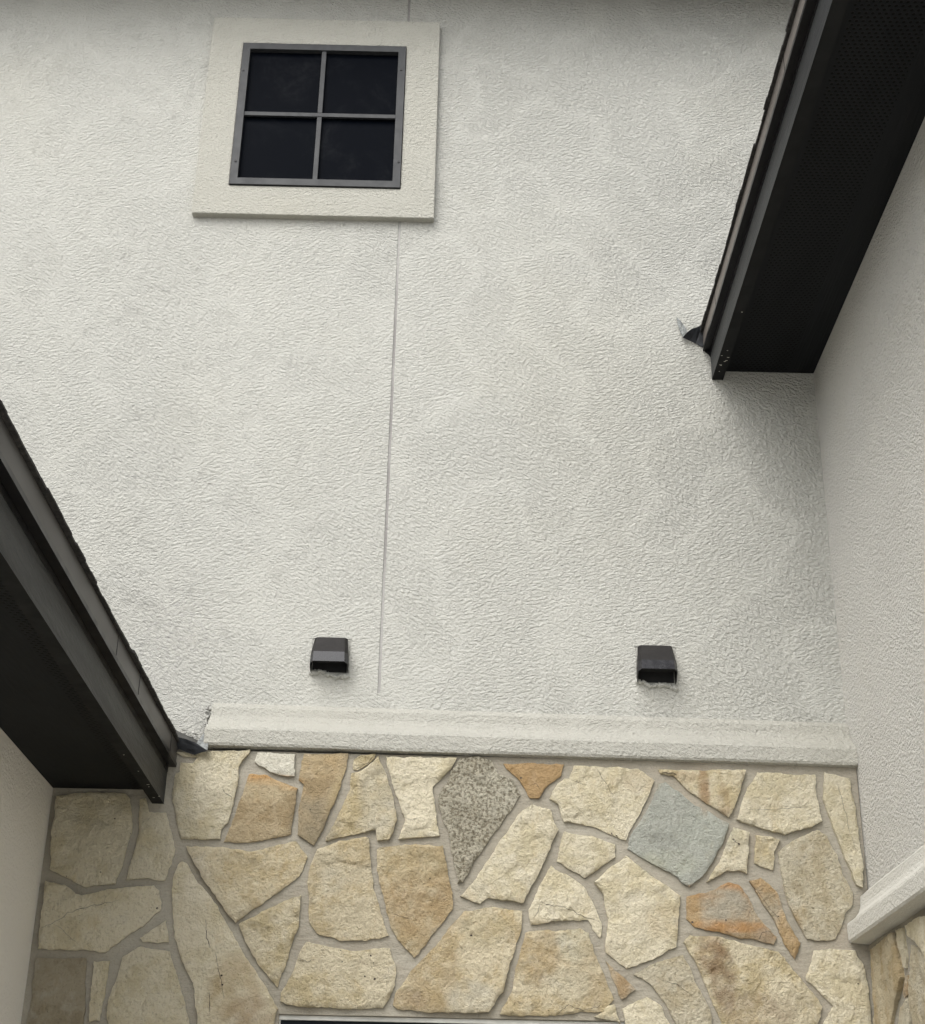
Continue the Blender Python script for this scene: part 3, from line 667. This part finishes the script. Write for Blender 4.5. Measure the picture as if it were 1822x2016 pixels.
mu = MB(); mu.box(WX0+B, WX1-B, -D-0.004, -D+0.012, zc-0.0125, zc+0.0125); mu.build('muntin', M_frame, win, 0.0015)
mu = MB(); mu.box(xc-0.0125, xc+0.0125, -D-0.003, -D+0.012, zc+0.0145, WZ1-B); mu.build('muntin', M_frame, win, 0.0015)
mu = MB(); mu.box(xc-0.0125, xc+0.0125, -D-0.003, -D+0.012, WZ0+B, zc-0.0145); mu.build('muntin', M_frame, win, 0.0015)
pn = MB(); pn.box(WX0+B-.002, WX1-B+.002, -D+0.020, -0.002, WZ0+B-.002, WZ1-B+.002); pn.build('pane', M_screen, win)
for sx, sz in ((-1.218,7.285),(-1.209,6.672),(-0.360,7.312),(-0.352,6.690)):
    s_ = MB(); pr_ = [(sx+0.0065*math.cos(a*math.tau/10), sz+0.0065*math.sin(a*math.tau/10)) for a in range(10)]
    k0 = 0
    s_.v = [(x,fy-0.0035,z) for x,z in pr_]+[(x,fy,z) for x,z in pr_]
    s_.f = [tuple(range(10))]+[(a,(a+1)%10,10+(a+1)%10,10+a) for a in range(10)]; s_.m = [0]*11
    s_.build('screw', M_black, win)

# lower glazed opening below the stones
low = empty('doorway', parent=house)
fr = MB(); fr.box(OPX0, OPX1, YS+0.012, -0.02, OPZ-0.018, OPZ-0.001); fr.box(OPX0, OPX0+0.006, YS+0.02, -0.02, 0.0, OPZ-0.018); fr.box(OPX1-0.03, OPX1, YS+0.02, -0.02, 0.0, OPZ-0.018)
fr.build('frame', M_white, low, 0.001)
gl = MB(); gl.box(OPX0+0.006, OPX1-0.03, YS+0.030, -0.03, 0.0, OPZ-0.018); gl.build('glass', M_glass2, low)

# ------------------------------------------------------------------ eaves
def eave(side, xw, soff_z, xb_in, xf, z_bot, z_f, xd, z_d, xs_, slope, yend, y_top, m_soff, m_drip, seed, tail):
    """side +1: the roof rises towards +x. One roof: shingles, drip strip, fascia, soffit"""
    rnd = random.Random(seed); s = side; y0 = -3.75
    lab = {1: 'high eave with lit strip and vented soffit', -1: 'low eave with plain dark soffit'}[side]
    r = empty('roof', parent=house); r['label'] = lab
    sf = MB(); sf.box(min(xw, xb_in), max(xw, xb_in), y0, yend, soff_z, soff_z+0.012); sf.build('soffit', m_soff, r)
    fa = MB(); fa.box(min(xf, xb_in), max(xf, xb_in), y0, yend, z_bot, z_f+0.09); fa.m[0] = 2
    for k in range(9 if s > 0 else 6):                                            # paint chips and nail nicks near the lower end
        yy = yend - abs(rnd.gauss(0.05, 0.35)) - 0.02; xx = min(xf, xb_in)+rnd.uniform(0.004, 0.046); L = rnd.uniform(0.004, 0.012)
        fa.box(xx, xx+L, yy, yy+0.0028, z_bot-0.0009, z_bot+0.001, 1)
    for k in range(9):
        yy = yend-0.1-k*0.34; 
    fa.build('fascia', [M_fascia, M_chip, M_under_shade], r, 0.0)
    # drip strip: lower black hem with a raised bead, then the broad face
    dr = MB(); x1 = xd+s*0.012
    dr.box(min(xd, x1), max(xd, x1), y0, y_top, z_f+0.020, z_d, 0)
    dr.box(min(xd-s*0.004, xf), max(xd-s*0.004, xf), y0, y_top-0.0, z_f, z_f+0.018, 1)
    dr.box(min(xf-s*0.0025, xf+s*.01), max(xf-s*0.0025, xf+s*.01), y0, y_top, z_f-0.022, z_f-0.001, 1)
    for yj in tail: dr.box(min(xd-s*0.0015, x1), max(xd-s*0.0015, x1), yj, yj+0.0035, z_f+0.020, z_d-0.002, 1)
    dr.build('drip_edge', [m_drip, M_black], r)
    # shingles: starter course and ragged tabs above a sloping deck
    sh = MB(); y = y0
    while y < y_top-0.01:
        L = min(rnd.uniform(0.16, 0.34), y_top-y); e = rnd.uniform(-0.003, 0.004); zz = rnd.uniform(-0.002, 0.003); dz = rnd.uniform(0.006, 0.012)
        sub = max(1, int(L/0.06)); 
        for q in range(sub):
            a, b_ = y+L*q/sub, y+L*(q+1)/sub; ee = e+rnd.uniform(-0.002, 0.002)
            xa = xs_-s*ee
            p = [(xa, z_d+0.002+zz), (xa, z_d+0.002+zz+dz), (xa+s*0.6, z_d+0.002+zz+dz+0.6*slope), (xa+s*0.6, z_d-0.02+zz+0.6*slope), (xd, z_d+0.002+zz+0.001)]
            sh.prism(p, a, b_, 'y')
        y += L
    sh.build('shingles', M_shingle, r)
    dk = MB(); x2 = 4.7*s; 
    dk.prism([(xs_+s*0.45, z_d+0.45*slope-0.04), (xs_+s*0.45, z_d+0.012+0.45*slope), (x2, z_d+0.03+slope*abs(x2-xs_)), (x2, z_d-0.12+slope*abs(x2-xs_))], y0, y_top, 'y')
    dk.build('roof_deck', M_shingle, r)
    return r
rl = eave(-1, XL, 3.281, -1.270, -1.2205, 3.222, 3.383, -1.187, 3.484, -1.172, 0.42, YS-0.006, -0.002, M_soffL, M_drip, 3, (-1.02, -1.45, -0.28))
rr = eave(+1, XR, 5.484, 1.300, 1.2445, 5.434, 5.598, 1.2115, 5.698, 1.198, 0.42, -0.001, -0.002, M_soffR, M_drip_lit, 4, (-0.38, -2.0))
# kick-out flashings
def cb(x, y): return (254.5+x*.1596, 1345+y*.1596)
def cc(x, y): return (1272.4+x*.1995, 545.3+y*.1995)
def sheet(name, faces, mats, parent, th=0.0018):
    mb = MB()
    for pts, m in faces: mb.poly(pts, m)
    o = mesh_obj(name, mb.v, mb.f, mats, parent, mb.m)
    so = o.modifiers.new('solid', 'SOLIDIFY'); so.thickness = th; so.offset = 0
    return o
L_ = lambda x, y, d: wall_point(*cb(x, y), 1, d)
sheet('kickout_flashing', [
  ([L_(560,655,-.152), L_(700,690,-.155), L_(830,740,-.158), L_(965,830,-.160), L_(885,858,-.142), L_(810,885,-.132), L_(700,850,-.132), L_(600,800,-.132)], 0),
  ([L_(530,550,-.015), L_(640,612,-.020), L_(760,665,-.022), L_(850,712,-.020), L_(830,740,-.158), L_(700,690,-.155), L_(560,655,-.152)], 1),
  ([L_(830,740,-.157), L_(900,650,-.12), L_(968,545,-.090), L_(985,640,-.118), L_(984,720,-.140), L_(965,830,-.160)], 2)], [M_flash, M_black, M_galv], rl)
R_ = lambda x, y, d: wall_point(*cc(x, y), 1, d)
sheet('kickout_flashing', [
  ([R_(302,396,-.006), R_(330,420,-.012), R_(358,455,-.018), R_(382,490,-.022), R_(412,548,-.035), R_(398,570,-.045), R_(362,596,-.02), R_(335,540,-.006), R_(312,470,-.004)], 2),
  ([R_(405,545,-.055), R_(450,512,-.045), R_(510,492,-.03), R_(560,462,-.014), R_(590,440,-.01), R_(590,700,-.004), R_(540,686,-.004), R_(490,655,-.006), R_(430,630,-.02), R_(362,597,-.045)], 0),
  ([R_(575,690,-.003), R_(582,742,-.002), R_(615,765,-.002), R_(640,800,-.002), R_(680,760,-.006), R_(620,600,-.01)], 1)], [M_flash, M_black, M_galv], rr)
# stucco crumbs packed round the left flashing
def lumps(name, centres, m, parent, seed=1, kind='stucco'):
    rnd = random.Random(seed); V, F = [], []
    for c, rad in centres:
        bm = bmesh.new(); bmesh.ops.create_icosphere(bm, subdivisions=2, radius=1.0)
        b0 = len(V); off = Vector((rnd.random()*50, rnd.random()*50, 0))
        for v in bm.verts:
            k = 1+0.45*noise.noise(v.co*1.7+off)
            V.append(Vector(c)+Vector((v.co.x*rad[0]*k, v.co.y*rad[1]*k, v.co.z*rad[2]*k)))
        for f_ in bm.faces: F.append(tuple(b0+v.index for v in f_.verts))
        bm.free()
    return mesh_obj(name, V, F, m, parent, smooth=True)
rnd = random.Random(21); cs = []
for k in range(46):
    t_ = rnd.random(); x = -1.19+0.115*t_; cs.append(((x, -0.006, 3.575-0.05*t_+rnd.uniform(-.012,.012)), (rnd.uniform(.006,.013), .010, rnd.uniform(.004,.010))))
for k in range(26):
    cs.append(((-1.077+rnd.uniform(-.012,.004), rnd.uniform(-.05,-.005), rnd.uniform(3.54,3.68)), (rnd.uniform(.004,.009), .008, rnd.uniform(.005,.012))))
lumps('stucco_patch', cs, M_back, back, 4)

# upper main roof just above the frame (shades the top of the wall)
mr = empty('roof', parent=house); mr['label'] = 'upper main eave above the window wall'
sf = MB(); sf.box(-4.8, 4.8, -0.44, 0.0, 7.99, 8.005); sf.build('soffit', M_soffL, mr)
fa = MB(); fa.box(-4.8, 4.8, -0.48, -0.44, 7.95, 8.14); fa.build('fascia', M_fascia, mr)
dk = MB(); dk.prism([(-0.52, 8.14), (-0.52, 8.155), (4.2, 10.4), (4.2, 8.26), (0.0, 8.26)], -4.8, 4.8, 'x'); dk.build('shingles', M_shingle, mr)

# ------------------------------------------------------------------ wall vents
def hood(x0, x1, zt, zlip_t, zlip_b, zb, seed, label):
    pj = 0.085; top = 0.022
    root = empty('wall_vent', label, 'vent', 'black vent hoods on the stucco wall', loc=((x0+x1)/2, 0.0, zb))
    ox, oz = root.location.x, zb
    w2 = (x1-x0)/2; T = 0.0025
    def P(x, y, z): return (x, y, z)
    zt -= oz; a = zlip_t-oz; b = zlip_b-oz; zb -= oz; c = 0.020
    # outer shell: chamfered sloping cap, lip, two cheeks; open below
    secs = [(-top, zt, w2-0.007), (-pj, a, w2), (-pj-0.004, b, w2+0.002)]
    V, F, Mi = [], [], []
    for (y, z, hw) in secs:
        V += [(-hw, 0.0, z - (0.012 if y == -top else 0.016)), (-hw, y+c, z-0.006), (-hw+0.014, y, z), (hw-0.014, y, z), (hw, y+c, z-0.006), (hw, 0.0, z - (0.012 if y == -top else 0.016))]
    for s_ in range(2):
        for q in range(5):
            F.append((s_*6+q, s_*6+q+1, s_*6+6+q+1, s_*6+6+q)); Mi.append(1 if (s_ == 1 and q in (1, 2, 3)) else 0)
    # top closing
    k0 = len(V); V += [(-w2+0.01, 0.0, zt+0.004), (w2-0.01, 0.0, zt+0.004)]
    F += [(k0, k0+1, 3, 2), (k0, 2, 1, 0), (k0+1, 5, 4, 3)]; Mi += [0, 0, 0]
    # cheeks down to the wall foot
    k0 = len(V); V += [(-w2-0.002, 0.0, zb), (-w2-0.002, -0.03, zb+0.004), (w2+0.002, 0.0, zb), (w2+0.002, -0.03, zb+0.004)]
    F += [(12, 13, k0+1, k0), (17, k0+2, k0+3, 16)]; Mi += [0, 0]
    o = mesh_obj('hood', V, F, [M_hood, M_hood_lip], root, Mi)
    so = o.modifiers.new('solid', 'SOLIDIFY'); so.thickness = T; so.offset = -1
    bm = bmesh.new(); bm.from_mesh(o.data); bmesh.ops.recalc_face_normals(bm, faces=bm.faces); bm.to_mesh(o.data); bm.free()
    ins = MB(); ins.box(-w2+0.006, w2-0.006, -0.006, -0.001, zb+0.006, a-0.01)
    ins.box(-w2+0.006, w2-0.006, -pj+0.010, -0.006, a-0.030, a-0.027); ins.build('throat', M_inside, root)
    rnd = random.Random(seed); cs = []
    for k in range(20):
        t_ = k/19; cs.append(((-w2+2*w2*t_, -0.004, zb+0.006-0.022*t_+0.006*math.sin(t_*9+seed)+rnd.uniform(-.004,.004)), (0.009, 0.012, rnd.uniform(.007,.014))))
    for k in range(16):
        t_ = k/15
        for sx in (-1, 1): cs.append(((sx*(w2+0.003), 0.001, zb+(zt-zb)*t_), (rnd.uniform(.002,.004), 0.004, .009)))
        cs.append(((-w2+2*w2*t_, -0.001, zt+0.003+rnd.uniform(-.001,.001)), (.009, 0.004, rnd.uniform(.002,.004))))
    lumps('sealant', cs, M_back, root, seed)
    return root
hood(-0.643, -0.477, 4.026, 3.936, 3.889, 3.860, 5, 'black vent hood between low eave and thin vertical joint')
hood(0.826, 0.998, 4.022, 3.930, 3.887, 3.845, 8, 'black vent hood nearer the tall side wall')
